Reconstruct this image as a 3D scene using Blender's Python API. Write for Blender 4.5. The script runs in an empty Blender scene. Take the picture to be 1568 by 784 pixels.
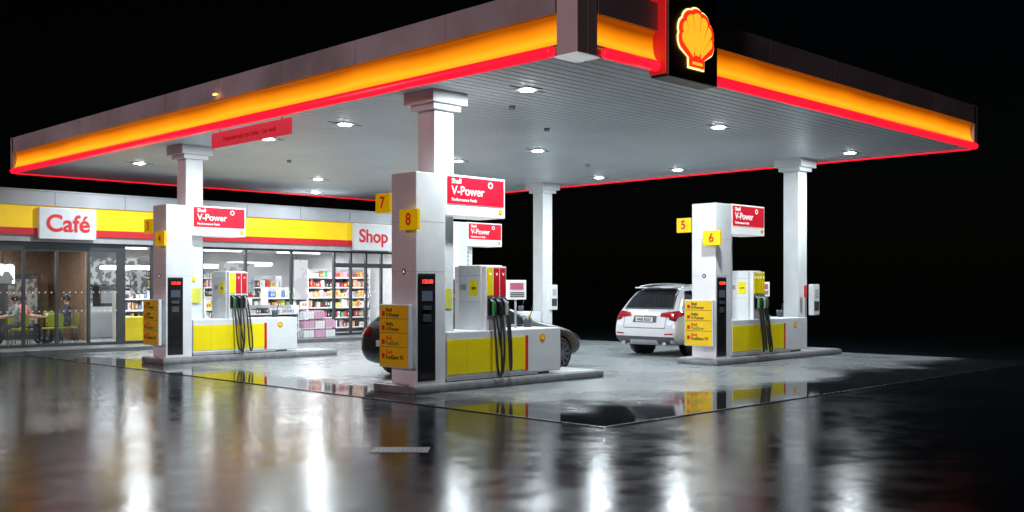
import bpy, bmesh, math, random
from mathutils import Vector, Matrix
from mathutils.bvhtree import BVHTree
random.seed(7)
sc=bpy.context.scene
COL=sc.collection
R=math.radians

# ---------------------------------------------------------------- materials
def nm(name):
    m=bpy.data.materials.new(name); m.use_nodes=True
    nt=m.node_tree; b=nt.nodes['Principled BSDF']; return m,nt,b
def mat(name,col,rough=.45,metal=0,emi=None,es=0,var=.12,vs=3.0,bump=0,bs=40,coat=0):
    m,nt,b=nm(name)
    N=nt.nodes; L=nt.links
    b.inputs['Metallic'].default_value=metal
    b.inputs['Coat Weight'].default_value=coat
    tc=N.new('ShaderNodeTexCoord')
    no=N.new('ShaderNodeTexNoise'); no.inputs['Scale'].default_value=vs; no.inputs['Detail'].default_value=6
    L.new(tc.outputs['Object'],no.inputs['Vector'])
    mp=N.new('ShaderNodeMapRange'); mp.inputs['From Min'].default_value=.3; mp.inputs['From Max'].default_value=.7
    mp.inputs['To Min'].default_value=1-var; mp.inputs['To Max'].default_value=1
    L.new(no.outputs['Fac'],mp.inputs['Value'])
    mx=N.new('ShaderNodeMix'); mx.data_type='RGBA'; mx.blend_type='MULTIPLY'; mx.inputs['Factor'].default_value=1
    mx.inputs['A'].default_value=(*col,1); L.new(mp.outputs['Result'],mx.inputs['B'])
    L.new(mx.outputs['Result'],b.inputs['Base Color'])
    mr=N.new('ShaderNodeMapRange'); mr.inputs['To Min'].default_value=max(0,rough-.08); mr.inputs['To Max'].default_value=min(1,rough+.1)
    L.new(no.outputs['Fac'],mr.inputs['Value']); L.new(mr.outputs['Result'],b.inputs['Roughness'])
    if emi:
        b.inputs['Emission Color'].default_value=(*emi,1); b.inputs['Emission Strength'].default_value=es
    if bump:
        n2=N.new('ShaderNodeTexNoise'); n2.inputs['Scale'].default_value=bs; n2.inputs['Detail'].default_value=4
        L.new(tc.outputs['Object'],n2.inputs['Vector'])
        bp=N.new('ShaderNodeBump'); bp.inputs['Strength'].default_value=bump; bp.inputs['Distance'].default_value=.01
        L.new(n2.outputs['Fac'],bp.inputs['Height']); L.new(bp.outputs['Normal'],b.inputs['Normal'])
    return m
def emat(name,col,s):
    m,nt,b=nm(name); b.inputs['Base Color'].default_value=(*[c*.5 for c in col],1)
    b.inputs['Emission Color'].default_value=(*col,1); b.inputs['Emission Strength'].default_value=s
    b.inputs['Roughness'].default_value=.3; return m

WHITE=mat('white_panel',(.80,.82,.84),.35,var=.16,vs=1.5)
WHITE2=mat('white_lightbox',(.85,.85,.85),.3,emi=(.95,.98,1),es=.35)
SIGNW=mat('white_sign_panel',(.62,.63,.66),.35,emi=(1,1,1),es=.04)
GREY=mat('grey_metal',(.42,.42,.44),.4,var=.2)
FASC=mat('fascia_metal',(.58,.57,.60),.5,metal=0,var=.4,vs=.8)
DGREY=mat('dark_grey',(.06,.065,.07),.4)
GRATE=mat('cast_iron',(.010,.012,.014),.5)
BLACK=mat('black_plastic',(.012,.012,.013),.4)
RUB=mat('black_rubber',(.015,.015,.015),.55)
CEIL=mat('ceiling_slat',(.72,.78,.81),.38,var=.12,vs=.6)
YEL=mat('yellow_paint',(.95,.76,.0),.35,var=.08)
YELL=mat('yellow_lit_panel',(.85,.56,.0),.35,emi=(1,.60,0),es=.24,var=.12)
YELB=mat('yellow_board',(.85,.55,.01),.4,emi=(1,.6,0),es=.04)
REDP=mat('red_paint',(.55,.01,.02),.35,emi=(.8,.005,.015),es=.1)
REDL=mat('red_lit_sign',(.6,.01,.03),.3,emi=(.9,.012,.035),es=.4)
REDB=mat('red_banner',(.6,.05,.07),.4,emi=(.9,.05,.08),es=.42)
TXW=emat('white_lettering',(1,1,1),.8)
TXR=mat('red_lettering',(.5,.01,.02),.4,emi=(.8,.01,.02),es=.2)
TXB=mat('black_lettering',(.03,.02,.02),.5)
TXG=mat('green_lettering',(.1,.35,.05),.5)
KERB=mat('kerb_concrete',(.26,.27,.28),.5,var=.45,vs=6,bump=.4)
PAVE=mat('pavement_tiles',(.16,.17,.18),.3,var=.3,vs=3)
LED=emat('led_white',(.95,.98,1),60)
REDT=emat('red_neon',(1,.010,.035),1.15)
CHROME=mat('chrome',(.8,.8,.8),.15,metal=1,var=.05)
ALLOY=mat('dark_alloy',(.28,.28,.3),.3,metal=.9)
DISP=emat('red_digits',(1,.03,.02),4)

def yband():
    m,nt,b=nm('yellow_backlit'); N=nt.nodes;L=nt.links
    tc=N.new('ShaderNodeTexCoord'); sp=N.new('ShaderNodeSeparateXYZ'); L.new(tc.outputs['Object'],sp.inputs[0])
    mr=N.new('ShaderNodeMapRange'); mr.inputs['From Min'].default_value=5.02; mr.inputs['From Max'].default_value=5.48
    L.new(sp.outputs['Z'],mr.inputs['Value'])
    no=N.new('ShaderNodeTexNoise'); no.inputs['Scale'].default_value=.5; L.new(tc.outputs['Object'],no.inputs['Vector'])
    ad=N.new('ShaderNodeMath'); ad.operation='MULTIPLY_ADD'; ad.inputs[1].default_value=.3; L.new(no.outputs['Fac'],ad.inputs[0])
    L.new(mr.outputs['Result'],ad.inputs[2])
    cr=N.new('ShaderNodeValToRGB'); L.new(ad.outputs[0],cr.inputs['Fac'])
    e=cr.color_ramp.elements; e[0].position=.1; e[0].color=(1,.25,.004,1); e[1].position=1.0; e[1].color=(.22,.04,.0,1)
    k=e.new(.38); k.color=(1,.44,.014,1)
    k=e.new(.66); k.color=(.95,.25,.003,1)
    L.new(cr.outputs['Color'],b.inputs['Emission Color']); b.inputs['Emission Strength'].default_value=1.2
    b.inputs['Base Color'].default_value=(.5,.25,.01,1); b.inputs['Roughness'].default_value=.3
    return m
YBAND=yband()

def glass(name,tint):
    m=bpy.data.materials.new(name); m.use_nodes=True; nt=m.node_tree; N=nt.nodes; L=nt.links
    N.remove(N['Principled BSDF']); o=N['Material Output']
    t=N.new('ShaderNodeBsdfTransparent'); t.inputs[0].default_value=(*tint,1)
    g=N.new('ShaderNodeBsdfGlossy'); g.inputs['Roughness'].default_value=.02
    f=N.new('ShaderNodeFresnel'); f.inputs[0].default_value=1.5
    x=N.new('ShaderNodeMixShader'); L.new(f.outputs[0],x.inputs[0]); L.new(t.outputs[0],x.inputs[1]); L.new(g.outputs[0],x.inputs[2])
    L.new(x.outputs[0],o.inputs[0]); return m
GLASS=glass('window_glass',(.90,.94,.96))
GLASSD=glass('cafe_window_glass',(.66,.74,.78))
CARGL=mat('car_glass',(.01,.012,.014),.06,var=.0)

def mnode(nt,op,a,b=None,c=None):
    n=nt.nodes.new('ShaderNodeMath'); n.operation=op
    for i,v in enumerate((a,b,c)):
        if v is None: continue
        if isinstance(v,(int,float)): n.inputs[i].default_value=v
        else: nt.links.new(v,n.inputs[i])
    return n.outputs[0]
def noise(nt,vec,scale,detail=5,rough=.55):
    n=nt.nodes.new('ShaderNodeTexNoise'); n.inputs['Scale'].default_value=scale; n.inputs['Detail'].default_value=detail
    n.inputs['Roughness'].default_value=rough; nt.links.new(vec,n.inputs['Vector']); return n.outputs['Fac']
def rng(nt,v,a,b,c,d,smooth=False):
    n=nt.nodes.new('ShaderNodeMapRange'); n.inputs['From Min'].default_value=a;n.inputs['From Max'].default_value=b
    n.inputs['To Min'].default_value=c;n.inputs['To Max'].default_value=d
    if smooth: n.interpolation_type='SMOOTHSTEP'
    nt.links.new(v,n.inputs['Value']); return n.outputs['Result']
def asphalt():
    m,nt,b=nm('wet_asphalt'); L=nt.links
    tc=nt.nodes.new('ShaderNodeTexCoord').outputs['Object']
    big=noise(nt,tc,.5,4); mid=noise(nt,tc,2.6,5); fine=noise(nt,tc,70,2,.6); med=noise(nt,tc,26,3,.6); low=noise(nt,tc,5,3,.5)
    pud=rng(nt,mnode(nt,'ADD',mnode(nt,'MULTIPLY',big,.5),mnode(nt,'MULTIPLY',mid,.5)),.42,.60,0,1,True)
    L.new(rng(nt,pud,0,1,.18,.12),b.inputs['Roughness'])
    cr=nt.nodes.new('ShaderNodeValToRGB'); cr.color_ramp.elements[0].color=(.002,.005,.008,1); cr.color_ramp.elements[1].color=(.010,.016,.021,1)
    L.new(fine,cr.inputs['Fac']); L.new(cr.outputs['Color'],b.inputs['Base Color'])
    h=mnode(nt,'ADD',mnode(nt,'ADD',mnode(nt,'MULTIPLY',fine,.85),mnode(nt,'MULTIPLY',med,1.0)),mnode(nt,'MULTIPLY',low,.7))
    bp=nt.nodes.new('ShaderNodeBump'); bp.inputs['Distance'].default_value=.0009
    L.new(rng(nt,pud,0,1,1.0,.6),bp.inputs['Strength']); L.new(h,bp.inputs['Height']); L.new(bp.outputs['Normal'],b.inputs['Normal'])
    b.inputs['IOR'].default_value=1.24
    b.inputs['Specular Tint'].default_value=(.62,.86,1,1)
    return m
def concrete():
    m,nt,b=nm('wet_concrete'); L=nt.links
    tc=nt.nodes.new('ShaderNodeTexCoord').outputs['Object']
    sp=nt.nodes.new('ShaderNodeSeparateXYZ'); L.new(tc,sp.inputs[0]); X=sp.outputs['X'];Y=sp.outputs['Y']
    n1=noise(nt,tc,.55,5); n2=noise(nt,tc,3.5,6,.65); fine=noise(nt,tc,60,2)
    d=mnode(nt,'MINIMUM',mnode(nt,'MULTIPLY',mnode(nt,'SUBTRACT',X,9.56),1.3),mnode(nt,'SUBTRACT',Y,8.0))
    dd=mnode(nt,'ADD',d,mnode(nt,'MULTIPLY',mnode(nt,'SUBTRACT',n1,.5),3.0))
    pud=rng(nt,dd,1.0,2.0,1,0,True)
    wet=rng(nt,n1,.36,.64,0,1,True)
    jx=mnode(nt,'LESS_THAN',mnode(nt,'PINGPONG',mnode(nt,'SUBTRACT',X,9.9),2.4),.012)
    jy=mnode(nt,'LESS_THAN',mnode(nt,'PINGPONG',mnode(nt,'SUBTRACT',Y,9.2),2.1),.012)
    j=mnode(nt,'MAXIMUM',jx,jy)
    cr=nt.nodes.new('ShaderNodeValToRGB'); cr.color_ramp.elements[0].position=.2; cr.color_ramp.elements[1].position=.8
    cr.color_ramp.elements[0].color=(.17,.192,.20,1); cr.color_ramp.elements[1].color=(.25,.275,.285,1); L.new(n2,cr.inputs['Fac'])
    k=mnode(nt,'MULTIPLY',rng(nt,pud,0,1,1,.12),mnode(nt,'MULTIPLY',rng(nt,j,0,1,1,.5),rng(nt,wet,0,1,.92,1.05)))
    mx=nt.nodes.new('ShaderNodeMix'); mx.data_type='RGBA'; mx.blend_type='MULTIPLY'; mx.inputs['Factor'].default_value=1
    L.new(cr.outputs['Color'],mx.inputs['A']); L.new(k,mx.inputs['B']); L.new(mx.outputs['Result'],b.inputs['Base Color'])
    r0=rng(nt,wet,0,1,.25,.31)
    rr=mnode(nt,'ADD',mnode(nt,'MULTIPLY',r0,mnode(nt,'SUBTRACT',1,pud)),mnode(nt,'MULTIPLY',pud,.05))
    L.new(rr,b.inputs['Roughness'])
    b.inputs['IOR'].default_value=1.4
    bp=nt.nodes.new('ShaderNodeBump'); bp.inputs['Distance'].default_value=.001
    L.new(rng(nt,pud,0,1,.7,.04),bp.inputs['Strength']); L.new(mnode(nt,'ADD',mnode(nt,'MULTIPLY',fine,.5),n2),bp.inputs['Height']); L.new(bp.outputs['Normal'],b.inputs['Normal'])
    return m
ASPH=asphalt(); CONC=concrete()

# ---------------------------------------------------------------- helpers
def E(name,loc=(0,0,0),rz=0,parent=None):
    e=bpy.data.objects.new(name,None); e.location=loc; e.rotation_euler[2]=rz; e.empty_display_size=.2
    COL.objects.link(e)
    if parent: e.parent=parent
    return e
def obj(name,me,parent=None,mats=()):
    for m in mats: me.materials.append(m)
    o=bpy.data.objects.new(name,me); COL.objects.link(o)
    if parent: o.parent=parent
    return o
def box(name,x0,x1,y0,y1,z0,z1,m,parent=None,bev=0):
    bm=bmesh.new(); bmesh.ops.create_cube(bm,size=1)
    for v in bm.verts:
        v.co=Vector(((x0+x1)/2+v.co.x*(x1-x0),(y0+y1)/2+v.co.y*(y1-y0),(z0+z1)/2+v.co.z*(z1-z0)))
    if bev: bmesh.ops.bevel(bm,geom=bm.edges[:],offset=bev,segments=2,affect='EDGES',profile=.6)
    me=bpy.data.meshes.new(name); bm.to_mesh(me); bm.free()
    return obj(name,me,parent,[m])
def boxes(name,lst,mats,parent=None):
    V=[];F=[];M=[]
    for (x0,x1,y0,y1,z0,z1,mi) in lst:
        n=len(V)
        V+=[(x0,y0,z0),(x1,y0,z0),(x1,y1,z0),(x0,y1,z0),(x0,y0,z1),(x1,y0,z1),(x1,y1,z1),(x0,y1,z1)]
        for f in ((0,3,2,1),(4,5,6,7),(0,1,5,4),(1,2,6,5),(2,3,7,6),(3,0,4,7)): F.append([n+i for i in f]); M.append(mi)
    me=bpy.data.meshes.new(name); me.from_pydata(V,[],F)
    o=obj(name,me,parent,mats)
    for p,mi in zip(me.polygons,M): p.material_index=mi
    return o
def cyl(name,p0,p1,r0,r1,m,parent=None,seg=16,bev=0):
    p0=Vector(p0);p1=Vector(p1); d=p1-p0
    bm=bmesh.new(); bmesh.ops.create_cone(bm,cap_ends=True,segments=seg,radius1=r0,radius2=r1,depth=d.length)
    if bev:
        es=[e for e in bm.edges if len(e.link_faces)==2 and any(len(f.verts)>4 for f in e.link_faces)]
        bmesh.ops.bevel(bm,geom=es,offset=bev,segments=3,affect='EDGES')
    M=Matrix.Translation((p0+p1)/2)@d.to_track_quat('Z','Y').to_matrix().to_4x4()
    bmesh.ops.transform(bm,matrix=M,verts=bm.verts)
    for f in bm.faces: f.smooth=len(f.verts)==4
    me=bpy.data.meshes.new(name); bm.to_mesh(me); bm.free(); return obj(name,me,parent,[m])
def sph(name,c,r,m,parent=None,sc3=(1,1,1),seg=16):
    bm=bmesh.new(); bmesh.ops.create_uvsphere(bm,u_segments=seg,v_segments=seg//2+2,radius=r)
    for v in bm.verts: v.co=Vector((v.co.x*sc3[0]+c[0],v.co.y*sc3[1]+c[1],v.co.z*sc3[2]+c[2]))
    for f in bm.faces: f.smooth=True
    me=bpy.data.meshes.new(name); bm.to_mesh(me); bm.free(); return obj(name,me,parent,[m])
def tube(name,pts,r,m,parent=None,smooth=True):
    cu=bpy.data.curves.new(name,'CURVE'); cu.dimensions='3D'; cu.bevel_depth=r; cu.bevel_resolution=3; cu.resolution_u=6
    if smooth:
        s=cu.splines.new('NURBS'); s.points.add(len(pts)-1); s.order_u=4; s.use_endpoint_u=True
    else:
        s=cu.splines.new('POLY'); s.points.add(len(pts)-1)
    for p,q in zip(s.points,pts): p.co=(*q,1)
    cu.use_fill_caps=True
    cu.materials.append(m); o=bpy.data.objects.new(name,cu); COL.objects.link(o)
    if parent:o.parent=parent
    return o
FACE={'-Y':(R(90),0,0),'-X':(R(90),0,R(-90)),'+Y':(R(90),0,R(180)),'+X':(R(90),0,R(90))}
def text(s,loc,size,m,parent,face='-Y',bold=.0,ax='CENTER',ext=.002):
    cu=bpy.data.curves.new('lettering','FONT'); cu.body=s; cu.size=size; cu.align_x=ax; cu.align_y='CENTER'; cu.extrude=ext; cu.offset=bold*size
    cu.materials.append(m); o=bpy.data.objects.new('lettering',cu); COL.objects.link(o)
    o.location=loc; o.rotation_euler=FACE[face]; o.parent=parent; return o
def poly(name,pts,m,parent,depth=.01):
    bm=bmesh.new(); vs=[bm.verts.new((p[0],0,p[1])) for p in pts]
    f=bm.faces.new(vs); bm.normal_update()
    if f.normal.y>0: f.normal_flip()
    r=bmesh.ops.extrude_face_region(bm,geom=[f])
    for g in r['geom']:
        if isinstance(g,bmesh.types.BMVert): g.co.y-=depth
    bmesh.ops.recalc_face_normals(bm,faces=bm.faces)
    me=bpy.data.meshes.new(name); bm.to_mesh(me); bm.free(); return obj(name,me,parent,[m])
def scallop(s,n=7,grow=0):
    P=[]
    a0,a1=R(-33),R(213)
    N=n*10
    for i in range(N+1):
        t=i/N; a=a0+(a1-a0)*t
        k=abs(math.sin(math.pi*n*t))**.6
        r=.93+.07*k
        P.append(((.475*r+grow)*math.cos(a),.03+(.45*r+grow)*math.sin(a)))
    P+=[(-.2-grow,-.30),(-.19-grow,-.44-grow),(.19+grow,-.44-grow),(.2+grow,-.30)]
    return [(x*s,z*s) for x,z in P]
def emblem(parent,loc,s,mo,mr,my,face='-Y'):
    e=E('shell_emblem',loc,0,parent); e.rotation_euler=(0,0,FACE[face][2])
    poly('emblem_halo',scallop(s,grow=.03),mo,e,.01*s)
    poly('emblem_red',scallop(s),mr,e,.03*s)
    n=7; a0,a1=R(-26),R(206); foc=Vector((0,-.36))
    for i in range(n):
        t0=i/n+.014; t1=(i+1)/n-.014
        P=[]
        for k in range(7):
            t=t0+(t1-t0)*k/6; a=a0+(a1-a0)*t
            r=.78+.06*math.sin(math.pi*k/6)**.6
            P.append(Vector((.475*r*math.cos(a),.03+.45*r*math.sin(a))))
        q0=foc.lerp(P[0],.16 if 1<i<5 else .3); q1=foc.lerp(P[-1],.16 if 1<i<5 else .3)
        pts=[(p.x*s,p.y*s) for p in P]+[(q1.x*s,q1.y*s),(q0.x*s,q0.y*s)]
        poly('emblem_rib',pts,my,e,.045*s)
    poly('emblem_base',[(-.13*s,-.40*s),(.13*s,-.40*s),(.12*s,-.36*s),(-.12*s,-.36*s)],my,e,.046*s)
    return e

# ---------------------------------------------------------------- ground
me=bpy.data.meshes.new('ground'); S=300
me.from_pydata([(-S,-S,0),(S,-S,0),(S,S,0),(-S,S,0)],[],[(0,1,2,3)]); obj('asphalt_ground',me,None,[ASPH])
box('concrete_forecourt',9.56,25.0,8.0,40,-.05,.006,CONC)
STR=mat('edge_strip',(.04,.045,.05),.25,var=.4)
e=E('forecourt_edge_joint'); boxes('strip',[(9.53,9.57,7.97,40,-.02,.011,0),(9.57,25.0,7.97,8.01,-.02,.011,0)],[STR],e)
box('store_pavement',-10,24,26.6,38,-.05,.12,PAVE,None,.02)
g=E('drain_grate',(6.75,8.4,0),R(-45))
box('frame',-.30,.30,-.18,.18,-.02,.004,GRATE,g)
boxes('slots',[(-.26+i*.05,-.24+i*.05,-.14,.14,0,.006,0) for i in range(11)],[BLACK],g)

# ---------------------------------------------------------------- canopy
X0,X1,Y0,Y1=10.46,24.2,9.22,30.1
can=E('gas_station_canopy')
def P(side,o,s,z):
    return {'-X':(X0-o,s,z),'+X':(X1+o,s,z),'-Y':(s,Y0-o,z),'+Y':(s,Y1+o,z)}[side]
def extr(name,side,prof,s0,s1,m,closed=False,caps=False,smooth=True,nseg=1):
    V=[];F=[];n=len(prof)
    for k in range(nseg+1):
        s=s0+(s1-s0)*k/nseg
        V+=[P(side,o,s,z) for o,z in prof]
    for k in range(nseg):
        for i in range(n if closed else n-1):
            j=(i+1)%n; F.append([k*n+i,k*n+j,(k+1)*n+j,(k+1)*n+i])
    if caps: F+= [list(range(n)),[nseg*n+i for i in range(n)]]
    me=bpy.data.meshes.new(name); me.from_pydata(V,[],F)
    bm=bmesh.new(); bm.from_mesh(me); bmesh.ops.recalc_face_normals(bm,faces=bm.faces)
    for f in bm.faces: f.smooth=smooth and len(f.verts)==4
    bm.to_mesh(me); bm.free()
    return obj(name,me,can,[m])
box('roof_slab',X0+.06,X1-.06,Y0+.06,Y1-.06,5.0,5.8,DGREY,can)
yp=[(.085,5.03),(.05,5.07),(.02,5.14),(.005,5.24),(.005,5.34),(.02,5.42),(.05,5.455)]
def circ(o,z,r,n=14): return [(o+r*math.cos(2*math.pi*i/n),z+r*math.sin(2*math.pi*i/n)) for i in range(n)]
segs={'-X':[(Y0+.30,Y1)],'-Y':[(X0+.34,X1)],'+X':[(Y0,Y1)],'+Y':[(X0,X1)]}
for sd,L_ in segs.items():
    for a,b in L_:
        extr('yellow_band',sd,yp,a,b,YBAND,nseg=6)
        extr('fascia_back',sd,[(-.02,4.9),(-.02,5.87)],a,b,GREY,smooth=False)
        ra=a+(.16 if sd=='-Y' else .08 if sd=='-X' else 0)
        segr=[(ra,b)]
        if sd=='-Y': segr=[(ra,12.16),(13.50,b)]
        for q0,q1 in segr:
            extr('red_tube',sd,circ(.07,4.95,.078),q0+.05,q1-.0,REDT,closed=True,caps=True)
            for q in (q0+.05,q1):
                sph('tube_end',P(sd,.07,q,4.95),.078,REDT,can)
        extr('lower_trim',sd,[(0,5.03),(.09,5.03)],a,b,GREY,smooth=False)
        n=int((b-a)/2.4)+1; st=(b-a)/n
        for i in range(n):
            p0=P(sd,.0,a+i*st+.004,5.46); p1=P(sd,.10,a+(i+1)*st-.004,5.87)
            box('upper_panel',min(p0[0],p1[0]),max(p0[0],p1[0]),min(p0[1],p1[1]),max(p0[1],p1[1]),5.46,5.87,FASC,can,.004)
CORN=mat('corner_metal',(.90,.84,.86),.35,var=.12,vs=1)
box('corner_post',X0-.10,X0+.10,Y0-.10,Y0+.28,4.87,5.90,CORN,can,.012)
box('corner_post_side',X0+.104,X0+.32,Y0-.10,Y0+.28,4.87,5.90,CORN,can,.012)
box('corner_foot',X0-.10,X0+.36,Y0-.10,Y0+.32,4.85,4.868,WHITE2,can)
for (cx,cy) in ((X0,Y1),(X1,Y0),(X1,Y1)):
    box('corner_cap',cx-.1,cx+.1,cy-.1,cy+.1,5.03,5.88,FASC,can,.01)
SODI=emat('amber_bulb',(1,.45,.08),5)
sph('fascia_spotlight',(10.30,18.7,5.56),.035,SODI,can,(1,2.2,.6)); box('spotlight_arm',10.3,10.37,18.68,18.72,5.58,5.60,GREY,can)
box('ceiling_back',X0,X1,Y0,Y1,4.955,4.985,GREY,can)
sl=[];y=Y0+.0
while y<Y1-.01:
    sl.append((X0+.01,X1-.01,y+.014,min(y+.186,Y1),4.925,4.95,0)); y+=.2
boxes('ceiling_slats',sl,[CEIL],can)
def lamp(x,y,p=195):
    box('downlight_frame',x-.17,x+.17,y-.17,y+.17,4.905,4.935,WHITE,can,.008)
    cyl('downlight_lens',(x,y,4.893),(x,y,4.906),.12,.12,LED,can,20)
    boxes('downlight_trim',[(x-.40,x+.40,y-.015,y+.015,4.915,4.924,0)],[DGREY],can)
    l=bpy.data.lights.new('downlight_lamp','AREA'); l.shape='DISK'; l.size=.3; l.energy=p; l.color=(.86,.96,1)
    o=bpy.data.objects.new('downlight_lamp',l); o.location=(x,y,4.885); COL.objects.link(o); o.parent=can
for x in (11.95,17.45,23.0):
    for y in (11.6,16.6,19.4,25.6): lamp(x,y)
lamp(19.8,29.2,40)
for x,y in ((12.9,12.9),(15.2,14.2),(14.4,22.4),(20.4,17.6)):
    cyl('sprinkler',(x,y,4.86),(x,y,4.93),.05,.06,GREY,can)
for (x,y) in ((11.2,13.0),(11.42,21.88),(23.25,21.9),(23.45,13.3)):
    box('column',x-.21,x+.21,y-.21,y+.21,0,4.70,WHITE,can,.01)
    box('capital_lower',x-.30,x+.30,y-.30,y+.30,4.62,4.72,WHITE,can,.008)
    box('capital',x-.38,x+.38,y-.38,y+.38,4.72,4.924,WHITE,can,.008)
bn=E('hanging_banner')
box('panel',10.44,10.48,16.2,19.1,4.52,4.83,REDB,bn,.004)
text('Nejmodernejsi myci linka - Car wash',(10.435,17.65,4.67),.13,TXR,bn,'-X',.01)
for y in (16.5,18.8): box('bracket',10.455,10.465,y-.01,y+.01,4.83,4.93,GREY,bn)
sg=E('scallop_logo_sign')
box('sign_housing',12.2,13.46,8.96,9.30,4.79,6.2,BLACK,sg,.03)
SREDE=emat('sign_red_edge',(1,.02,.02),.3)
box('red_edge',12.15,12.195,8.98,9.28,4.83,6.2,SREDE,sg,.01)
HALO=emat('emblem_glow',(1,.74,.24),1.8); ERED=emat('emblem_red',(1,.03,.01),1.0); EYEL=emat('emblem_yellow',(1,.46,.02),1.15)
emblem(sg,(12.86,8.955,5.42),.96,HALO,ERED,EYEL)

# ---------------------------------------------------------------- pump islands
PAP=mat('paper_label',(.75,.72,.1),.5); PINK=mat('pink_print',(.8,.2,.3),.5)
NOZC=[mat('noz_green',(.02,.25,.05),.4),mat('noz_black',(.02,.02,.02),.4),mat('noz_white',(.6,.6,.6),.4)]
SCR=mat('glass_display',(.015,.015,.017),.04,var=0)
SEAM=mat('seam',(.55,.42,0),.5); PICT=mat('pict',(.5,.5,.5),.5); SCRE=emat('blue_screen',(.06,.08,.12),.5)
def island(ox,oy,nums,cl,iy1,strips,board=True,smallbox=False):
    e=E('fuel_pump_island',(ox,oy,0))
    box('kerb',-.13,iy1,-.12,.95,0,.14,KERB,e,.05)
    box('kerb_top',-.07,iy1-.08,-.05,.88,.13,.152,GREY,e,.01)
    box('pylon',0,.62,0,.62,.15,3.54,WHITE,e,.012)
    boxes('pylon_seams',[(-.002,.622,-.002,.622,z,z+.005,0) for z in (1.95,2.75)],[GREY],e)
    box('terminal_recess',.04,.40,-.006,.03,.2,1.92,BLACK,e)
    box('terminal_glass',.055,.385,-.012,.0,.25,1.88,SCR,e)
    text('128.88',(.22,-.022,1.79),.085,DISP,e,bold=.01)
    box('keypad',.13,.3,-.022,-.008,1.15,1.27,DGREY,e,.004)
    box('card_reader',.13,.3,-.03,-.008,1.34,1.40,DGREY,e,.004)
    box('screen',.11,.33,-.018,-.008,1.48,1.64,SCRE,e)
    cyl('pylon_icon',(-.006,.3,1.95),(0,.3,1.95),.05,.05,DGREY,e)
    text('A',(-.008,.3,1.95),.07,TXW,e,'-X')
    box('sign_box',.625,1.98,.0,.62,2.88,3.55,WHITE2,e,.012)
    box('sign_red_front',.66,1.94,-.012,-.001,3.07,3.515,REDL,e)
    box('sign_red_rear',.66,1.94,.621,.632,3.07,3.515,REDL,e)
    for fc,yy,xm in (('-Y',-.016,1),('+Y',.636,-1)):
        xx=lambda v: v if xm==1 else 2.6-v
        text('Shell',(xx(.74),yy,3.44),.115,TXW,e,fc,.014,'LEFT')
        text('V-Power',(xx(.74),yy,3.285),.205,TXW,e,fc,.014,'LEFT')
        text('Performance Fuels',(xx(.74),yy,3.14),.075,TXW,e,fc,.005,'LEFT')
    for k in range(8):
        a=k*math.pi/4; cx=1.62+.045*math.cos(a); cz=3.42+.045*math.sin(a)
        cyl('flower_petal',(cx,-.018,cz),(cx,-.012,cz),.015,.015,TXW,e,8)
    emblem(e,(1.87,-.004,2.975),.1,YEL,TXR,YEL)
    box('number_flag',-.14,-.08,-.2,.24,2.61,2.93,YELL,e,.006)
    box('number_flag',-.02,.04,.66,1.02,2.92,3.24,YELL,e,.006)
    box('flag_bracket',-.08,0.02,-.02,.05,2.7,2.85,GREY,e)
    text(nums[1],(-.143,.02,2.765),.27,TXR,e,'-X',.02)
    text(nums[0],(-.023,.84,3.08),.27,TXR,e,'-X',.02)
    box('price_board_frame',-.2,-.13,-.06,.68,.42,1.43,WHITE,e,.01)
    box('price_board',-.21,-.198,-.04,.66,.44,1.41,YELB,e)
    rows=[('Shell','V-Power'),('Nafta','V-Power'),('Shell','FuelSave'),('Shell','FuelSave 95')]
    for i,(a,b_) in enumerate(rows):
        z=1.32-i*.225
        text(a,(-.212,.50,z+.02),.085,TXB if i<2 else TXR,e,'-X',.012,'LEFT')
        text(b_,(-.212,.50,z-.06),.095,TXB if i!=2 else TXG,e,'-X',.012,'LEFT')
        box('row_tag',-.213,-.209,.53,.60,z-.08,z-.0,REDP,e)
        if i: box('row_line',-.213,-.209,-.03,.65,z+.105,z+.112,TXB,e)
    c0=.64; c1=c0+cl; ye=c0+cl*.665
    box('counter',c0,c1,.0,.86,.2,.97,WHITE,e,.02)
    box('plinth',c0+.02,c1-.3,.01,.84,.15,.21,DGREY,e)
    box('counter_yellow',c0+.015,ye,-.008,.001,.27,.84,YEL,e)
    box('counter_red',ye+.005,ye+.07,-.008,.001,.24,.86,REDP,e)
    box('counter_plinth_line',c0,ye+.3,-.012,.002,.17,.23,GREY,e)
    boxes('counter_seams',[(x,x+.004,-.0095,.002,.27,.84,0) for x in (c0+.45,c0+.95,c0+1.45)],[SEAM],e)
    emblem(e,((ye+c1)/2-.02,-.001,.80),.15,YEL,TXR,YEL)
    box('counter_yellow_rear',c0+.015,ye,.859,.867,.27,.84,YEL,e)
    dx0,dx1=1.54,2.06
    box('dispenser_tower',dx0,dx1,.14,.72,.95,2.08,WHITE,e,.015)
    box('hose_module',dx0+.02,dx1-.02,.03,.15,.95,2.06,WHITE,e,.01)
    box('hose_module_rear',dx0+.02,dx1-.02,.71,.83,.95,2.06,WHITE,e,.01)
    box('side_label',dx0-.006,dx0,.22,.42,1.55,1.82,YEL,e)
    box('side_label_small',dx0-.006,dx0,.5,.66,1.65,1.75,GREY,e)
    boxes('tower_seams',[(dx0-.003,dx1+.003,.137,.723,z,z+.005,0) for z in (1.45,1.9)],[GREY],e)
    text('1.899',(dx0-.008,.32,1.68),.06,TXB,e,'-X',.01)
    n=len(strips); w=(dx1-dx0-.06)/n
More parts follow.
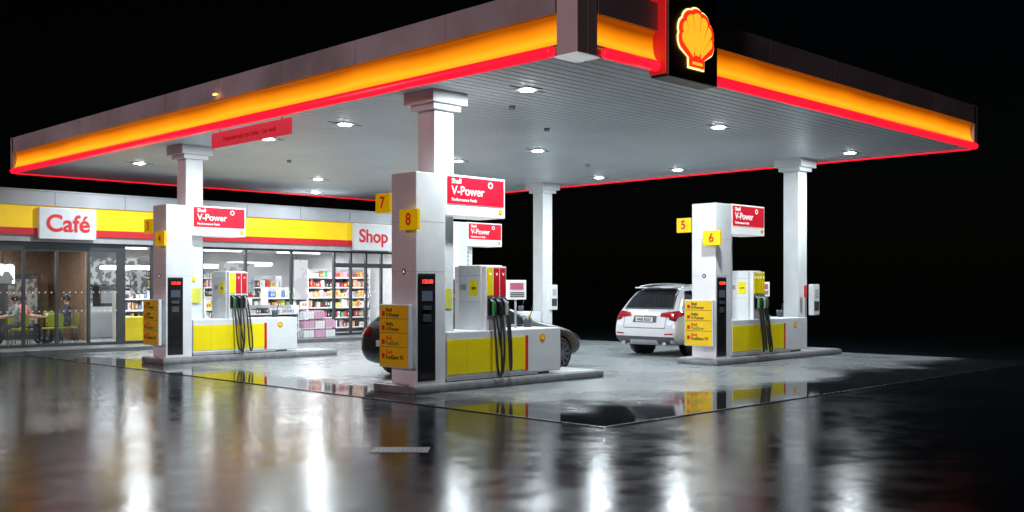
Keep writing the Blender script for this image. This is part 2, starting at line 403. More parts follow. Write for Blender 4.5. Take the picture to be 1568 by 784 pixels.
    for i,cm in enumerate(strips):
        x=dx0+.03+i*w
        for yy0,yy1 in ((.018,.031),(.829,.842)):
            box('product_strip',x+.012,x+w-.012,yy0,yy1,1.56,2.03,cm,e,.003)
            box('holster',x+.015,x+w-.015,yy0-.01,yy1+.01,1.22,1.52,BLACK,e,.008)
        text('V',(x+w/2,.014,1.92),.07,TXW,e,bold=.01)
        for ys,s in ((.02,-1),(.84,1)):
            xc=x+w/2
            nz=NOZC[i%3]
            box('nozzle_grip',xc-.022,xc+.022,ys+s*.09-.03,ys+s*.09+.03,1.22,1.46,nz,e,.012)
            cyl('nozzle_spout',(xc,ys+s*.09,1.44),(xc,ys-s*.0,1.5),.018,.013,GREY,e,10)
            tube('nozzle_lever',[(xc,ys+s*.11,1.42),(xc,ys+s*.17,1.38),(xc,ys+s*.16,1.27),(xc,ys+s*.11,1.24)],.007,RUB,e)
            d=random.uniform(-.05,.05); zb=random.uniform(.20,.34); sw=random.uniform(-.08,.10)
            tube('hose',[(xc,ys+s*.09,1.24),(xc+d*.3,ys+s*.13,1.0),(xc+d,ys+s*.17,.6),(xc+d+sw*.3,ys+s*.2,zb),(xc+d+.06+sw,ys+s*.2,zb-.06),(xc+.10+sw,ys+s*.18,.5),(xc+.075,ys+s*.1,1.1),(xc+.05,ys+s*.02,1.5)],.019,RUB,e)
    if ox<15:
        for k in range(6):
            cyl('pictogram',(.74,.232,2.62-k*.115),(.74,.238,2.62-k*.115),.042,.042,PICT,e,14)
            cyl('pictogram_inner',(.74,.228,2.62-k*.115),(.74,.231,2.62-k*.115),.032,.032,WHITE,e,14)
        t=poly('warning_triangle',[(-.07,-.05),(.07,-.05),(0,.08)],YEL,e,.006); t.location=(.78,.238,1.9)
        box('notice_yellow',.72,.96,.225,.238,1.35,1.68,PAP,e)
    else:
        box('icon_panel',.72,1.02,.235,.30,1.0,2.88,WHITE,e,.008)
        for k in range(6): cyl('pictogram',(.85,.228,2.7-k*.115),(.85,.234,2.7-k*.115),.04,.04,GREY,e,14)
    if board:
        box('info_board',2.5,2.98,.46,.54,1.48,1.83,WHITE2,e,.01)
        box('info_print',2.56,2.9,.452,.46,1.66,1.78,PINK,e)
        boxes('info_lines',[(2.56,2.92,.452,.46,1.53+i*.035,1.545+i*.035,0) for i in range(3)],[TXB],e)
        cyl('board_post',(2.74,.5,.96),(2.74,.5,1.5),.02,.02,GREY,e)
    bx=c1-.25
    cyl('squeegee_bucket',(bx,.6,.97),(bx,.6,1.14),.07,.09,DGREY,e,14)
    cyl('squeegee_handle',(bx,.6,1.0),(bx+.10,.55,1.36),.01,.01,RUB,e,8)
    if smallbox:
        cx=smallbox-ox
        box('towel_dispenser',cx-.12,cx+.19,.22,.36,1.0,1.78,WHITE,e,.02)
        box('towel_slot',cx-.08,cx+.15,.212,.224,1.12,1.35,DGREY,e,.005)
        box('towel_label',cx-.05,cx+.12,.212,.222,1.45,1.65,PICT,e)
        box('extinguisher_sign',cx-.34,cx-.22,.34,.36,1.45,1.75,REDP,e)
    return e
YR=[YEL,REDP,REDP]
island(10.4,12.55,'78',2.76,4.5,YR)
island(10.6,21.4,'34',2.75,4.5,YR,board=False)
island(18.85,12.6,'56',3.3,5.5,[YEL,YEL,YEL,YEL],smallbox=23.62)
island(19.0,21.4,'12',3.0,5.3,YR,board=False,smallbox=23.45)

# ---------------------------------------------------------------- store
st=E('convenience_store')
WOOD=mat('wood_wall',(.30,.19,.13),.5,var=.4,vs=8); WALL=mat('inner_wall',(.62,.62,.62),.6); FLOOR=mat('inner_floor',(.3,.3,.31),.25)
FRAME=mat('window_frame',(.045,.05,.055),.4); PARA=mat('parapet_panel',(.45,.46,.5),.5,var=.25,vs=1)
SX0,SX1=2.0,23.2; FY=27.9
box('floor',SX0,SX1,FY,35.5,.10,.135,FLOOR,st)
box('back_wall',SX0,SX1,35.3,35.5,.13,3.0,WALL,st)
box('cafe_wood_wall',SX0+.1,12.6,33.0,33.1,.13,2.95,WOOD,st)
box('side_wall',SX1-.2,SX1,FY+.1,35.3,.13,3.0,WALL,st)
box('side_wall',SX0,SX0+.1,FY+.1,35.3,.13,3.0,WALL,st)
box('ceiling',SX0,SX1,FY+.05,35.5,3.0,3.1,WALL,st)
box('roof_parapet',SX0-.1,SX1+.1,27.66,35.7,3.84,4.22,PARA,st,.01)
boxes('parapet_seams',[(x,x+.01,27.655,27.66,3.85,4.2,0) for x in [3+1.9*i for i in range(11)]],[DGREY],st)
box('roof_coping',SX0-.13,SX1+.13,27.63,35.73,4.22,4.25,GREY,st)
box('yellow_fascia',SX0,SX1+.05,27.72,27.9,3.25,3.84,YELL,st)
box('red_fascia',SX0,SX1+.05,27.70,27.9,3.07,3.25,REDP,st)
box('soffit_band',SX0,SX1,27.76,27.9,2.9,3.07,GREY,st)
box('roof_core',SX0,SX1,27.9,35.6,3.1,3.84,DGREY,st)
box('end_wall',SX1-.9,SX1-.0,27.82,27.99,.12,2.9,GREY,st)
box('cafe_sign',10.17,11.67,27.58,27.70,2.97,3.80,SIGNW,st,.02)
text('Café',(10.92,27.57,3.37),.62,TXR,st,bold=.022)
box('shop_sign',20.22,21.82,27.58,27.70,2.93,3.82,SIGNW,st,.02)
text('Shop',(21.02,27.57,3.39),.60,TXR,st,bold=.022)
mul=[2.1,4.2,6.3,8.2,9.9,10.75,11.6,12.5,13.4,14.95,16.4,18.03,19.66,20.33,20.95,21.6,22.25]
fr=[]
for x in mul:
    w=.11 if abs(x-12.5)<.01 else .035
    fr.append((x-w,x+w,27.88,27.98,.12,2.9,0))
fr+=[(2,12.5,27.885,27.975,2.66,2.9,0),(12.5,22.3,27.885,27.975,2.84,2.9,0),(2,22.3,27.885,27.975,.12,.2,0),(19.66,22.25,27.87,27.985,2.36,2.5,0)]
boxes('window_frames',fr,[FRAME],st)
def pane(x0,x1,z0,z1,y,m,nme='glazing'):
    me=bpy.data.meshes.new(nme); me.from_pydata([(x0,y,z0),(x1,y,z0),(x1,y,z1),(x0,y,z1)],[],[(0,1,2,3)]); obj(nme,me,st,[m])
pane(2.1,12.5,.2,2.9,27.93,GLASSD); pane(12.6,22.25,.2,2.85,27.93,GLASS)
DOT=mat('frosted_dot',(.8,.8,.8),.6)
dl=[]
for i in range(80):
    x=9.0+i*.16
    for z in (1.05,1.55): dl.append((x,x+.03,27.918,27.921,z,z+.03,0))
boxes('glass_dots',dl,[DOT],st)
for x in (20.85,21.05): cyl('door_handle',(x,27.84,.95),(x,27.84,1.5),.015,.015,CHROME,st,8)
STL=emat('strip_light',(1,.98,.95),9)
def ilamp(x,y,sx,sy,p,col=(.97,.98,1)):
    box('strip_light',x-sx/2,x+sx/2,y-sy/2,y+sy/2,2.96,2.985,STL,st)
    l=bpy.data.lights.new('interior_lamp','AREA'); l.shape='RECTANGLE'; l.size=sx; l.size_y=sy; l.energy=p; l.color=col
    o=bpy.data.objects.new('interior_lamp',l); o.location=(x,y,2.94); COL.objects.link(o); o.parent=st
for x,y,p in ((14,28.9,95),(16.5,28.9,95),(19,28.8,95),(21.2,28.8,95),(14.5,32.5,90),(18,32.5,90),(21.3,32.5,90)): ilamp(x,y,1.8,.12,p)
for x,y,p in ((8,29.4,55),(10.0,28.9,55),(11.4,29.6,55),(10,32,40)): ilamp(x,y,1.5,.08,p,(1,.90,.80))
PC=[(.6,.06,.05),(.75,.6,.15),(.1,.22,.5),(.1,.4,.18),(.85,.85,.85),(.7,.4,.55),(.3,.14,.08),(.75,.4,.15),(.05,.05,.07),(.5,.66,.78),(.65,.58,.48)]
PM=[mat('product_%d'%i,c,.4) for i,c in enumerate(PC)]
DEF=[4,4,4,9,9,10,5,1,7,3,0,2,8,8,6,5,8,10]
def shelf(name,x0,x1,y,zs,z1,depth=.4,pal=None,back=True):
    e=E(name,(0,0,0),0,st); L=[];B=[]
    B.append((x0-.03,x0,y,y+depth,.135,z1,0)); B.append((x1,x1+.03,y,y+depth,.135,z1,0))
    if back: B.append((x0,x1,y+depth-.02,y+depth,.135,z1,1))
    for z in zs: B.append((x0,x1,y,y+depth-.02,z-.03,z,0)); B.append((x0,x1,y-.008,y,z-.035,z+.01,0))
    boxes('rack',B,[WHITE,GREY],e)
    zz=list(zs)+[z1]
    for k,z in enumerate(zs):
        x=x0+.02; hmax=min(.34,(zz[k+1]-z)-.06)
        while x<x1-.08:
            mi=random.choice(pal or DEF); w=random.uniform(.04,.09); n=random.randint(1,3); h=hmax*random.uniform(.5,1)
            for _ in range(n):
                if x+w>x1: break
                y_=y+.02+random.uniform(0,.03)
                L.append((x,x+w-.008,y_,y_+depth*.7,z+.001,z+h,mi))
                if random.random()<.6: L.append((x+w*.2,x+w*.75,y_-.003,y_,z+h*.3,z+h*.7,random.choice([4,1,0,9])))
                x+=w
            x+=random.uniform(0,.05)
    boxes('goods',L,PM,e)
zs5=[.3,.65,1.0,1.35,1.7]
shelf('shelving',13.5,15.6,30.3,zs5[:4],1.6)
shelf('shelving',16.0,17.6,29.6,zs5[:3],1.35)
shelf('shelving',18.1,19.6,29.4,zs5[:4],1.7)
shelf('shelving',20.0,22.6,29.9,zs5+[2.05],2.35,pal=[0,7,1,4,4,3,6,10,5,8,8])
shelf('shelving',18.3,19.6,31.0,zs5,2.1,pal=[0,4,1,7,4,10,8])
shelf('shelving',13,20,34.8,zs5+[2.05],2.4)
shelf('outdoor_rack',16.05,17.85,27.25,[.35,.62,.9],1.15,.45,pal=[4,9,4,10,8,4])
pk=[]
for i in range(3):
    for k in range(3-(i==2)):
        for j in range(4):
            for l in range(3):
                x=18.05+i*.4+j*.09; y=27.2+l*.1; z=.13+k*.29
                pk.append((x,x+.08,y,y+.08,z,z+.22,5 if (i+k)%2 else 4)); pk.append((x+.025,x+.055,y+.025,y+.055,z+.22,z+.26,5))
boxes('water_bottle_packs',pk,PM,st)
box('service_counter',13.0,16.2,31.6,32.3,.135,1.1,WHITE,st,.02)
box('coffee_machine',13.5,14.0,31.7,32.2,1.1,1.75,DGREY,st,.02); box('coffee_front',13.55,13.95,31.69,31.70,1.2,1.6,CHROME,st)
HOOD=emat('light_ring',(1,1,1),5)
def ring(x,y,z,a,b):
    pts=[(x+a*math.copysign(abs(math.cos(t))**.6,math.cos(t)),y+b*math.copysign(abs(math.sin(t))**.6,math.sin(t)),z) for t in [2*math.pi*i/40 for i in range(41)]]
    tube('ring_lamp',pts,.06,HOOD,st,False)
ring(13.9,30.4,2.3,.8,.5); ring(16.3,31.2,2.4,.9,.5); ring(18.6,31.4,2.5,.7,.5)
def postermat(name,c1,c2,s,sc_):
    m,nt,b=nm(name); tc=nt.nodes.new('ShaderNodeTexCoord').outputs['Object']
    f=noise(nt,tc,sc_,2); cr=nt.nodes.new('ShaderNodeValToRGB'); cr.color_ramp.interpolation='CONSTANT'
    cr.color_ramp.elements[0].color=(*c1,1); cr.color_ramp.elements[1].color=(*c2,1); cr.color_ramp.elements[1].position=.5
    nt.links.new(f,cr.inputs['Fac']); nt.links.new(cr.outputs[0],b.inputs['Emission Color']); b.inputs['Emission Strength'].default_value=s
    b.inputs['Base Color'].default_value=(.1,.1,.1,1); return m
box('tv_screen',9.0,10.4,29.98,30.02,1.80,2.35,postermat('tv_picture',(.02,.02,.02),(.95,.97,1),2.4,3),st,.01)
box('tv_back',8.98,10.42,30.025,30.08,1.78,2.37,BLACK,st)
for x in (9.3,10.1): cyl('tv_hanger',(x,30.05,2.35),(x,30.05,3.0),.015,.015,BLACK,st,8)
box('menu_board',13.6,15.9,34.0,34.05,1.8,2.7,postermat('menu_picture',(.03,.03,.03),(.8,.75,.7),.6,5),st)
box('poster',16.9,18.1,33.9,33.95,1.5,2.8,postermat('poster_picture',(.02,.02,.03),(.35,.35,.37),.5,3),st)
box('poster',16.6,17.9,29.9,29.93,1.5,2.5,postermat('dark_poster',(.02,.02,.03),(.30,.31,.34),.5,4),st)
box('poster',18.6,19.1,28.6,28.63,1.3,2.6,postermat('poster_picture',(.95,.95,.95),(.8,.75,.8),.8,2),st)
box('window_poster',14.1,14.7,28.0,28.01,.35,1.2,postermat('promo_picture',(.9,.6,.7),(.95,.9,.9),.5,6),st)
box('window_poster',12.8,13.3,28.0,28.01,1.5,2.2,postermat('promo_picture',(.1,.1,.1),(.95,.9,.9),.4,6),st)
box('fridge',10.9,11.9,32.2,32.9,.135,2.1,DGREY,st,.02); box('fridge_glow',10.98,11.82,32.19,32.2,.4,1.95,postermat('fridge_goods',(.05,.03,.02),(.5,.42,.35),.5,9),st)
box('partition_wall',12.45,12.55,30.2,33.0,.135,2.95,WOOD,st)
box('yellow_crate_stack',12.9,13.6,28.6,29.1,.135,.85,YEL,st,.02)
CH=mat('chair_lime',(.35,.38,.03),.5)
def chair(x,y,rz):
    e=E('cafe_chair',(x,y,.135),rz)
    box('seat',-.21,.21,-.2,.22,.43,.47,CH,e,.015); box('backrest',-.2,.2,-.24,-.20,.5,.85,CH,e,.015)
    for i,(a,b) in enumerate(((-.17,-.19),(.17,-.19),(-.17,.18),(.17,.18))): cyl('leg',(a*1.1,b*1.1,0),(a,b,.44),.012,.014,DGREY,e,8)
def table(x,y):
    e=E('cafe_table',(x,y,.135)); cyl('top',(0,0,.72),(0,0,.75),.36,.36,WOOD,e,28); cyl('post',(0,0,.02),(0,0,.72),.03,.03,DGREY,e,12); cyl('foot',(0,0,0),(0,0,.02),.22,.22,DGREY,e,24)
    cyl('cup',(.1,.1,.75),(.1,.1,.84),.03,.04,WHITE,e,12)
table(9.5,29.2);table(10.95,29.3);table(11.9,30.6)
seats=[(8.85,29.2,R(-90)),(10.15,29.1,R(90)),(10.45,29.75,R(-135)),(11.55,29.15,R(80)),(11.9,31.2,R(180)),(10.9,28.6,R(0))]
for s in seats: chair(*s)

# ---------------------------------------------------------------- people
SKIN=mat('skin',(.55,.33,.24),.5,var=.05); LIPS=mat('lips',(.4,.12,.1),.5)
def person(name,loc,rz,pose,shirt,pants,hair):
    e=E(name,loc,rz)
    if pose=='sit':
        J={'pel':(0,0,.52),'sp':(0,.0,.74),'ch':(0,.02,.95),'nk':(0,.02,1.10),'hb':(0,.03,1.16),'hm':(0,.045,1.25),'ht':(0,.035,1.32)}
        sh=1.03; arms={s:[(s*.17,.01,sh),(s*.24,.12,.80),(s*.13,.33,.77),(s*.11,.41,.78)] for s in(-1,1)}
        legs={s:[(s*.10,.02,.50),(s*.13,.42,.49),(s*.13,.42,.09),(s*.13,.56,.045)] for s in(-1,1)}
    else:
        J={'pel':(0,0,.95),'sp':(0,.0,1.15),'ch':(0,.02,1.36),'nk':(0,.02,1.50),'hb':(0,.03,1.56),'hm':(0,.045,1.65),'ht':(0,.035,1.72)}
        arms={-1:[(-.17,.01,1.43),(-.23,-.02,1.14),(-.2,.10,.92),(-.2,.14,.84)],1:[(.17,.01,1.43),(.25,.1,1.18),(.2,.36,1.2),(.18,.45,1.22)]}
        legs={-1:[(-.10,0,.92),(-.11,.03,.5),(-.11,-.03,.09),(-.12,.12,.045)],1:[(.10,0,.92),(.12,.08,.5),(.13,.02,.09),(.15,.17,.045)]}
    rad={'pel':.135,'sp':.12,'ch':.14,'nk':.055,'hb':.062,'hm':.092,'ht':.07}
    V=[];RR=[];Ed=[];cat=[]
    idx={}
    for k in J: idx[k]=len(V); V.append(J[k]); RR.append(rad[k])
    def ed(a,b,c): Ed.append((a,b)); cat.append(c)
    ed(idx['pel'],idx['sp'],0);ed(idx['sp'],idx['ch'],0);ed(idx['ch'],idx['nk'],0);ed(idx['nk'],idx['hb'],2);ed(idx['hb'],idx['hm'],2);ed(idx['hm'],idx['ht'],2)
    for s in (-1,1):
        p=idx['ch']
        for q,r,c in zip(arms[s],(.06,.043,.028,.03),(0,0,0,2)):
            V.append(q);RR.append(r);ed(p,len(V)-1,c);p=len(V)-1
        p=idx['pel']
        for q,r,c in zip(legs[s],(.09,.062,.042,.038),(1,1,1,3)):
            V.append(q);RR.append(r);ed(p,len(V)-1,c);p=len(V)-1
    me=bpy.data.meshes.new('sk'); me.from_pydata(V,Ed,[]); o=bpy.data.objects.new('sk',me); COL.objects.link(o)
    o.modifiers.new('Skin','SKIN')
    for i,r in enumerate(RR):
        d=me.skin_vertices[0].data[i]; d.radius=(r,r*.85 if i<3 else r); d.use_root=(i==0)
    sb=o.modifiers.new('s','SUBSURF'); sb.levels=2; sb.render_levels=2
    dg=bpy.context.evaluated_depsgraph_get(); dg.update()
    bme=bpy.data.meshes.new_from_object(o.evaluated_get(dg)); bpy.data.objects.remove(o)
    obj('body',bme,e,[]); bme.materials.clear()
    for m_ in (shirt,pants,SKIN,BLACK): bme.materials.append(m_)
    vv=[Vector(v) for v in V]
    for p in bme.polygons:
        p.use_smooth=True; best=9;bc=0
        for (a,b),c in zip(Ed,cat):
            A=vv[a];B=vv[b];t=max(0,min(1,(p.center-A).dot(B-A)/max(1e-6,(B-A).length_squared)))
            d=(A+(B-A)*t-p.center).length
            if d<best: best=d;bc=c
        p.material_index=bc
    h=Vector(J['hm'])
    sph('hair',(h.x,h.y-.022,h.z+.03),.108,hair,e,(.95,1.02,1.02))
    sph('nose',(h.x,h.y+.1,h.z-.015),.016,SKIN,e,(.8,1,1.4),8)
    for s in(-1,1):
        sph('eye',(h.x+s*.034,h.y+.082,h.z+.01),.011,BLACK,e,seg=8); sph('ear',(h.x+s*.092,h.y,h.z),.026,SKIN,e,(.4,.8,1.2),8)
        W=Vector(arms[s][3]); D=(W-Vector(arms[s][2])).normalized(); side=D.cross(Vector((0,0,1))); side=side.normalized() if side.length>.1 else Vector((1,0,0))
        for k in range(4):
            b0=W+D*.015+side*(k-1.5)*.018; ln=(.06,.072,.068,.052)[k]
            tube('finger',[b0,b0+D*ln*.5+Vector((0,0,-.004)),b0+D*ln+Vector((0,0,-.02))],.0085,SKIN,e)
        tube('thumb',[W-side*.025,W-side*.05+D*.02,W-side*.05+D*.05],.0095,SKIN,e)
    box('mouth',h.x-.02,h.x+.02,h.y+.083,h.y+.09,h.z-.052,h.z-.044,LIPS,e)
H1=mat('hair_dark',(.03,.02,.015),.6);H2=mat('hair_brown',(.12,.06,.03),.6)
PINKS=mat('pink_shirt',(.6,.2,.22),.7);NAVY=mat('navy_jacket',(.03,.04,.07),.7);GRN=mat('olive_coat',(.12,.12,.06),.7);JEAN=mat('jeans',(.05,.07,.14),.8);GR=mat('grey_top',(.3,.3,.3),.7)
person('seated_person',(8.88,29.2,.135-.0),R(-90),'sit',GRN,JEAN,H2)
person('seated_person',(10.5,29.7,.135),R(-135),'sit',PINKS,JEAN,H2)
person('seated_person',(11.52,29.15,.135),R(80),'sit',NAVY,BLACK,H1)
person('seated_person',(10.12,29.1,.135),R(90),'sit',GR,JEAN,H1)
person('standing_person',(12.35,13.82,0.0),R(-20),'stand',NAVY,JEAN,H2)

# ---------------------------------------------------------------- cars
def wheel(e,x,y,s,r,rim):
    cyl('tyre',(x,y-s*.11,r),(x,y+s*.11,r),r,r,RUB,e,40,.03)
    cyl('rim_barrel',(x,y+s*.112,r),(x,y+s*.118,r),r*.72,r*.70,BLACK,e,32)
    cyl('hub',(x,y+s*.11,r),(x,y+s*.135,r),r*.16,r*.13,rim,e,16)
    bm=bmesh.new()
    for k in range(10):
        a=k*math.pi/5; ca,sa=math.cos(a),math.sin(a); q=[]
        for (u,w) in ((r*.1,-.018),(r*.70,-.028),(r*.70,.028),(r*.1,.018)):
            q.append((x+ca*u-sa*w,r+sa*u+ca*w))
        bm.faces.new([bm.verts.new((p[0],y+s*.128,p[1])) for p in q])
    me=bpy.data.meshes.new('spokes'); bm.to_mesh(me); bm.free(); o=obj('spokes',me,e,[rim]); md=o.modifiers.new('s','SOLIDIFY'); md.thickness=.012
    bm=bmesh.new()
    n=40
    for k in range(n):
        a=2*math.pi*k/n;b=2*math.pi*(k+1)/n
        vs=[bm.verts.new((x+math.cos(t)*rr,y+s*.124,r+math.sin(t)*rr)) for t,rr in ((a,r*.67),(b,r*.67),(b,r*.73),(a,r*.73))]
        bm.faces.new(vs)
    me=bpy.data.meshes.new('rim_ring'); bm.to_mesh(me); bm.free(); obj('rim_ring',me,e,[rim])
def car(name,loc,stn,paint,wx,wr,trackhalf,rim):
    e=E(name,loc)
    V=[];F=[]
    for (x,wl,wb,zb,zt,wrf,zr) in stn:
        half=[(0,zb),(wl*.8,zb),(wl*.97,zb+.10),((wl+wb)/2+.015,(zb+zt)/2),(wb,zt-.04),(wb*.975,zt+.01),(wb*.45+wrf*.55,zt+(zr-zt)*.5),(wrf,zr-.06*min(1,(zr-zt)*3)),(wrf*.7,zr),(0,zr+.015)]
        ring=half+[(-y,z) for y,z in reversed(half[1:-1])]
        n=len(ring); V+=[(x,y,z) for y,z in ring]
    for k in range(len(stn)-1):
        for i in range(n):
            j=(i+1)%n; F.append([k*n+i,k*n+j,(k+1)*n+j,(k+1)*n+i])
    F.append(list(range(n))); F.append([(len(stn)-1)*n+i for i in range(n)])
    me=bpy.data.meshes.new('b'); me.from_pydata(V,[],F)
    bm=bmesh.new(); bm.from_mesh(me); bmesh.ops.recalc_face_normals(bm,faces=bm.faces); bm.to_mesh(me); bm.free()
    o=bpy.data.objects.new('b',me); COL.objects.link(o)
    s=o.modifiers.new('s','SUBSURF'); s.levels=2; s.render_levels=2
    cut=[]
    for x in wx:
        for sd in(-1,1):
            c=cyl('cut',(x,sd*(trackhalf-.32),wr),(x,sd*(trackhalf+.5),wr),wr*1.13,wr*1.13,BLACK,None,40); cut.append(c)
            b=o.modifiers.new('b','BOOLEAN'); b.operation='DIFFERENCE'; b.solver='EXACT'; b.object=c
    dg=bpy.context.evaluated_depsgraph_get(); dg.update()
    nme=bpy.data.meshes.new_from_object(o.evaluated_get(dg)); bpy.data.objects.remove(o)
    for c in cut: bpy.data.objects.remove(c)
    nme.materials.clear(); nme.name='body'
    obj('body',nme,e,[paint])
    for p in nme.polygons: p.use_smooth=True; p.material_index=0
    try: nme.set_sharp_from_angle(angle=R(40))
    except Exception: pass
    bm=bmesh.new(); bm.from_mesh(nme); bvh=BVHTree.FromBMesh(bm); bm.free()
    for x in wx:
        for sd in(-1,1):
            wheel(e,x,sd*(trackhalf-.10),sd,wr,rim)
            cyl('wheel_well',(x,sd*(trackhalf-.315),wr),(x,sd*(trackhalf-.305),wr),wr*1.12,wr*1.12,BLACK,e,32)
    def patch(nme_,axis,c,m,nx=8,ny=6,off=.006):
        vs=[];last=None
        c=[Vector(q) for q in c]
        for j in range(ny+1):
            for i in range(nx+1):
                u=i/nx;v=j/ny
                p=(c[0]*(1-u)+c[1]*u)*(1-v)+(c[3]*(1-u)+c[2]*u)*v
                if axis=='R': og=Vector((-3,p.x,p.y));d=Vector((1,0,0))
                elif axis=='F': og=Vector((9,p.x,p.y));d=Vector((-1,0,0))
                elif axis=='SR': og=Vector((p.x,-4,p.y));d=Vector((0,1,0))
                elif axis=='SL': og=Vector((p.x,4,p.y));d=Vector((0,-1,0))
                else: og=Vector((p.x,p.y,5));d=Vector((0,0,-1))
                h,nrm,_,_=bvh.ray_cast(og,d)
                if h is None: h=last[0] if last else og+d*3; nrm=last[1] if last else -d
                if nrm.dot(d)>0:nrm=-nrm
                last=(h,nrm); vs.append(h+nrm*off)
        fs=[]
        for j in range(ny):
            for i in range(nx):
                a=j*(nx+1)+i; fs.append([a,a+1,a+nx+2,a+nx+1])
        me=bpy.data.meshes.new(nme_); me.from_pydata(vs,[],fs)
        for p in me.polygons: p.use_smooth=True
        return obj(nme_,me,e,[m])
    return e,patch,bvh
PWH=mat('white_car_paint',(.50,.52,.55),.22,var=.03,coat=.6)
PBK=mat('dark_car_paint',(.008,.010,.014),.3,var=.03,coat=.2)
TAIL=mat('tail_light',(.28,.005,.01),.1,emi=(1,.01,.02),es=.05); TAILD=mat('tail_light_dark',(.12,.004,.006),.1)
LOWER=mat('bumper_plastic',(.05,.05,.055),.5); LINE=mat('panel_gap',(.02,.02,.02),.6); PLATE=mat('licence_plate',(.65,.65,.65),.4)
SIL=mat('silver_trim',(.5,.5,.52),.3,metal=.8)
suv=[(0.00,.78,.80,.40,.60,.72,.72),(0.04,.90,.91,.34,.70,.82,.86),(0.09,.93,.94,.30,.84,.86,1.02),(0.17,.945,.95,.28,.98,.84,1.14),(0.33,.95,.955,.27,1.07,.78,1.36),(0.54,.955,.96,.26,1.09,.72,1.64),(0.85,.96,.965,.25,1.09,.70,1.73),(1.6,.965,.97,.25,1.08,.70,1.77),(2.4,.965,.97,.25,1.06,.69,1.76),(2.95,.965,.97,.25,1.05,.66,1.68),(3.7,.965,.965,.25,1.03,.72,1.16),(4.4,.94,.93,.27,.97,.72,1.04),(4.76,.90,.88,.32,.80,.65,.90),(4.88,.80,.78,.42,.65,.6,.74)]
e,pt,bv=car('white_suv',(20.1,15.53,.0),suv,PWH,(.98,3.90),.375,.95,SIL)
pt('rear_window','R',[(-.70,1.20),(.70,1.20),(.58,1.62),(-.58,1.62)],CARGL,12,8,.008)
pt('rear_window_surround','R',[(-.76,1.16),(.76,1.16),(.63,1.64),(-.63,1.64)],LINE,12,8,.003)
pt('tailgate_gap','R',[(-.62,.70),(.62,.70),(.62,.712),(-.62,.712)],LINE,12,1)
for s in(-1,1):
    pt('tailgate_gap','R',[(s*.62,.70),(s*.632,.70),(s*.66,1.2),(s*.648,1.2)],LINE,1,10)
    pt('tail_light','R',[(s*.90,.94),(s*.44,.99),(s*.46,1.07),(s*.92,1.13)],TAIL,14,6,.014)
    pt('tail_light_bar','R',[(s*.88,1.0),(s*.48,1.015),(s*.48,1.03),(s*.89,1.035)],TAILD,12,2,.018)
    pt('tail_light_lower','R',[(s*.91,.87),(s*.74,.91),(s*.70,.97),(s*.92,.98)],TAILD,8,4,.013)
    sd='SL' if s>0 else 'SR'
    pt('tail_light_side',sd,[(.09,.95),(.40,1.03),(.36,1.11),(.14,1.11)],TAIL,6,4,.012)
    pt('reflector','R',[(s*.86,.56),(s*.62,.55),(s*.62,.58),(s*.86,.59)],TAIL,6,1,.01)
    pt('side_window_1',sd,[(.42,1.18),(1.0,1.15),(1.0,1.62),(.72,1.60)],CARGL,6,6)
    pt('side_window_2',sd,[(1.06,1.15),(2.05,1.13),(2.05,1.66),(1.06,1.63)],CARGL,8,6)
    pt('side_window_3',sd,[(2.13,1.13),(3.25,1.12),(2.85,1.58),(2.13,1.66)],CARGL,8,6)
    pt('sill',sd,[(1.45,.30),(3.4,.30),(3.4,.42),(1.45,.42)],LOWER,8,2)
    for x in (1.03,2.09,3.2): pt('door_gap',sd,[(x,.45),(x+.012,.45),(x+.012,1.1),(x,1.1)],LINE,1,8)
    for x in (1.2,2.3): box('door_handle',x,x+.2,s*.955-.02,s*.955+.02,.93,.965,PWH,e,.01)
    tube('roof_rail',[(.7,s*.66,1.70),(.9,s*.66,1.80),(2.4,s*.66,1.83),(2.8,s*.63,1.74)],.018,SIL,e)
    box('mirror',2.95,3.15,s*1.0-.09,s*1.0+.09,1.1,1.25,PWH,e,.04)
    cyl('exhaust',(-.02,s*.62,.33),(.1,s*.62,.33),.045,.045,CHROME,e,16)
pt('lower_bumper','R',[(-.86,.33),(.86,.33),(.88,.50),(-.88,.50)],LOWER,14,5,.012)
pt('skid_plate','R',[(-.45,.31),(.45,.31),(.40,.42),(-.40,.42)],SIL,10,3,.02)
pt('plate_recess','R',[(-.36,.84),(.36,.84),(.34,1.0),(-.34,1.0)],LOWER,10,3,.008)
box('licence_plate',.02,.035,-.26,.26,.86,.97,PLATE,e,.003)
text('4AB 8267',(.016,0,.915),.11,TXB,e,'-X',.01)
pt('chrome_strip','R',[(-.36,1.01),(.36,1.01),(.36,1.03),(-.36,1.03)],CHROME,10,1,.016)
pt('badge','R',[(-.045,1.08),(.045,1.08),(.045,1.15),(-.045,1.15)],SIL,4,4,.015)
box('roof_spoiler',.42,.72,-.60,.60,1.675,1.71,PWH,e,.018)
box('brake_light',.415,.425,-.2,.2,1.685,1.70,TAILD,e)
cyl('wiper',(.22,0,1.24),(.33,.35,1.33),.01,.006,RUB,e,8)
pt('windscreen','T',[(2.9,-.58),(3.55,-.62),(3.55,.62),(2.9,.58)],CARGL,6,8)
for s in(-1,1): pt('headlight','F',[(s*.85,.72),(s*.45,.70),(s*.45,.82),(s*.85,.86)],CHROME,6,3,.01)

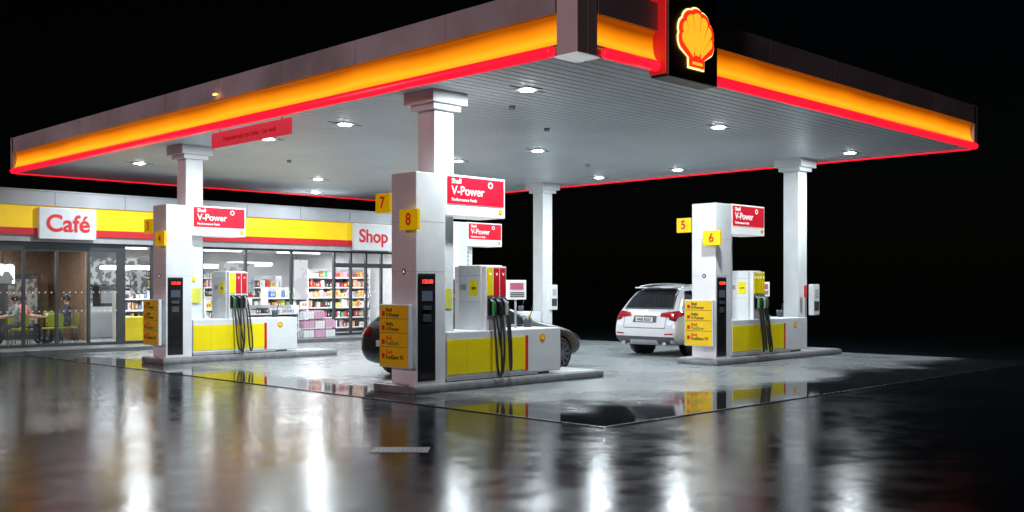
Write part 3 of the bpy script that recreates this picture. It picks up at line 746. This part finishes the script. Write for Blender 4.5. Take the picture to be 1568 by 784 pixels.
K=1.1
hat=[(0.00,.70,.72,.42,.60,.66,.70),(0.05,.82,.83,.32,.72,.76,.88),(0.14,.86,.87,.25,.86,.74,1.02),(0.32,.87,.88,.22,.93,.64,1.24),(0.55,.88,.885,.2,.94,.60,1.40),(1.1,.89,.89,.19,.93,.60,1.46),(1.9,.89,.89,.19,.92,.59,1.46),(2.45,.89,.89,.19,.91,.56,1.36),(3.15,.89,.885,.19,.90,.62,1.0),(3.75,.87,.86,.21,.82,.60,.92),(4.12,.82,.80,.26,.68,.55,.80),(4.26,.70,.68,.36,.56,.5,.64)]
hat=[(a*K,)+tuple(r) for a,*r in hat]
e,pt,bv=car('dark_hatchback',(11.75,15.06,.0),hat,PBK,(.88,3.84),.335,.89,ALLOY)
pt('rear_window','R',[(-.56,1.06),(.56,1.06),(.48,1.34),(-.48,1.34)],CARGL,10,6)
for s in(-1,1):
    sd='SL' if s>0 else 'SR'
    pt('tail_light','R',[(s*.80,.78),(s*.52,.80),(s*.54,.94),(s*.82,.96)],TAILD,6,4,.01)
    pt('tail_light_side',sd,[(.08,.8),(.3,.84),(.28,.95),(.12,.95)],TAILD,6,4,.01)
    pt('side_window_1',sd,[(.50,1.0),(1.32,.98),(1.32,1.36),(.77,1.34)],CARGL,6,6)
    pt('side_window_2',sd,[(1.4,.98),(3.02,.98),(2.55,1.30),(1.4,1.36)],CARGL,10,6)
    pt('window_trim',sd,[(.5,.965),(3.05,.945),(3.05,.965),(.5,.985)],CHROME,12,1)
    pt('headlight','F',[(s*.78,.60),(s*.42,.58),(s*.42,.68),(s*.78,.74)],SIL,6,3,.01)
    for x in (1.36,2.75): pt('door_gap',sd,[(x,.3),(x+.01,.3),(x+.01,.95),(x,.95)],LINE,1,8)
    box('mirror',2.7,2.85,s*.93-.08,s*.93+.08,.97,1.09,PBK,e,.035)
pt('windscreen','T',[(2.66,-.5),(3.35,-.54),(3.35,.54),(2.66,.5)],CARGL,6,8)
box('licence_plate',-.02,0.0,-.26,.26,.60,.71,PLATE,e,.003)

# ---------------------------------------------------------------- world / added fill light / camera
w=bpy.data.worlds.new('World'); sc.world=w; w.use_nodes=True; nt=w.node_tree
bg=nt.nodes['Background']; sky=nt.nodes.new('ShaderNodeTexSky'); sky.sky_type='NISHITA'; sky.sun_disc=False
sky.sun_elevation=R(16); sky.sun_rotation=R(-102); nt.links.new(sky.outputs[0],bg.inputs[0]); bg.inputs[1].default_value=.0002
l=bpy.data.lights.new('pink_side_fill','SUN'); l.energy=.75; l.angle=R(8); l.color=(1,.66,.70)  # added dim pink fill for left-facing sides, stands in for distant street light
so=bpy.data.objects.new('pink_side_fill',l); COL.objects.link(so)
d=Vector((1,.10,-.28)); so.rotation_euler=d.to_track_quat('-Z','Y').to_euler()
cam=bpy.data.cameras.new('camera'); co=bpy.data.objects.new('camera',cam); COL.objects.link(co)
cam.sensor_width=36; cam.lens=36*1570/1568; cam.shift_y=48/1568; cam.clip_end=1500
co.location=(0,0,1.7); co.rotation_euler=(R(90),0,R(-45)); sc.camera=co
sc.view_settings.view_transform='Standard'; sc.view_settings.look='None'; sc.view_settings.exposure=0
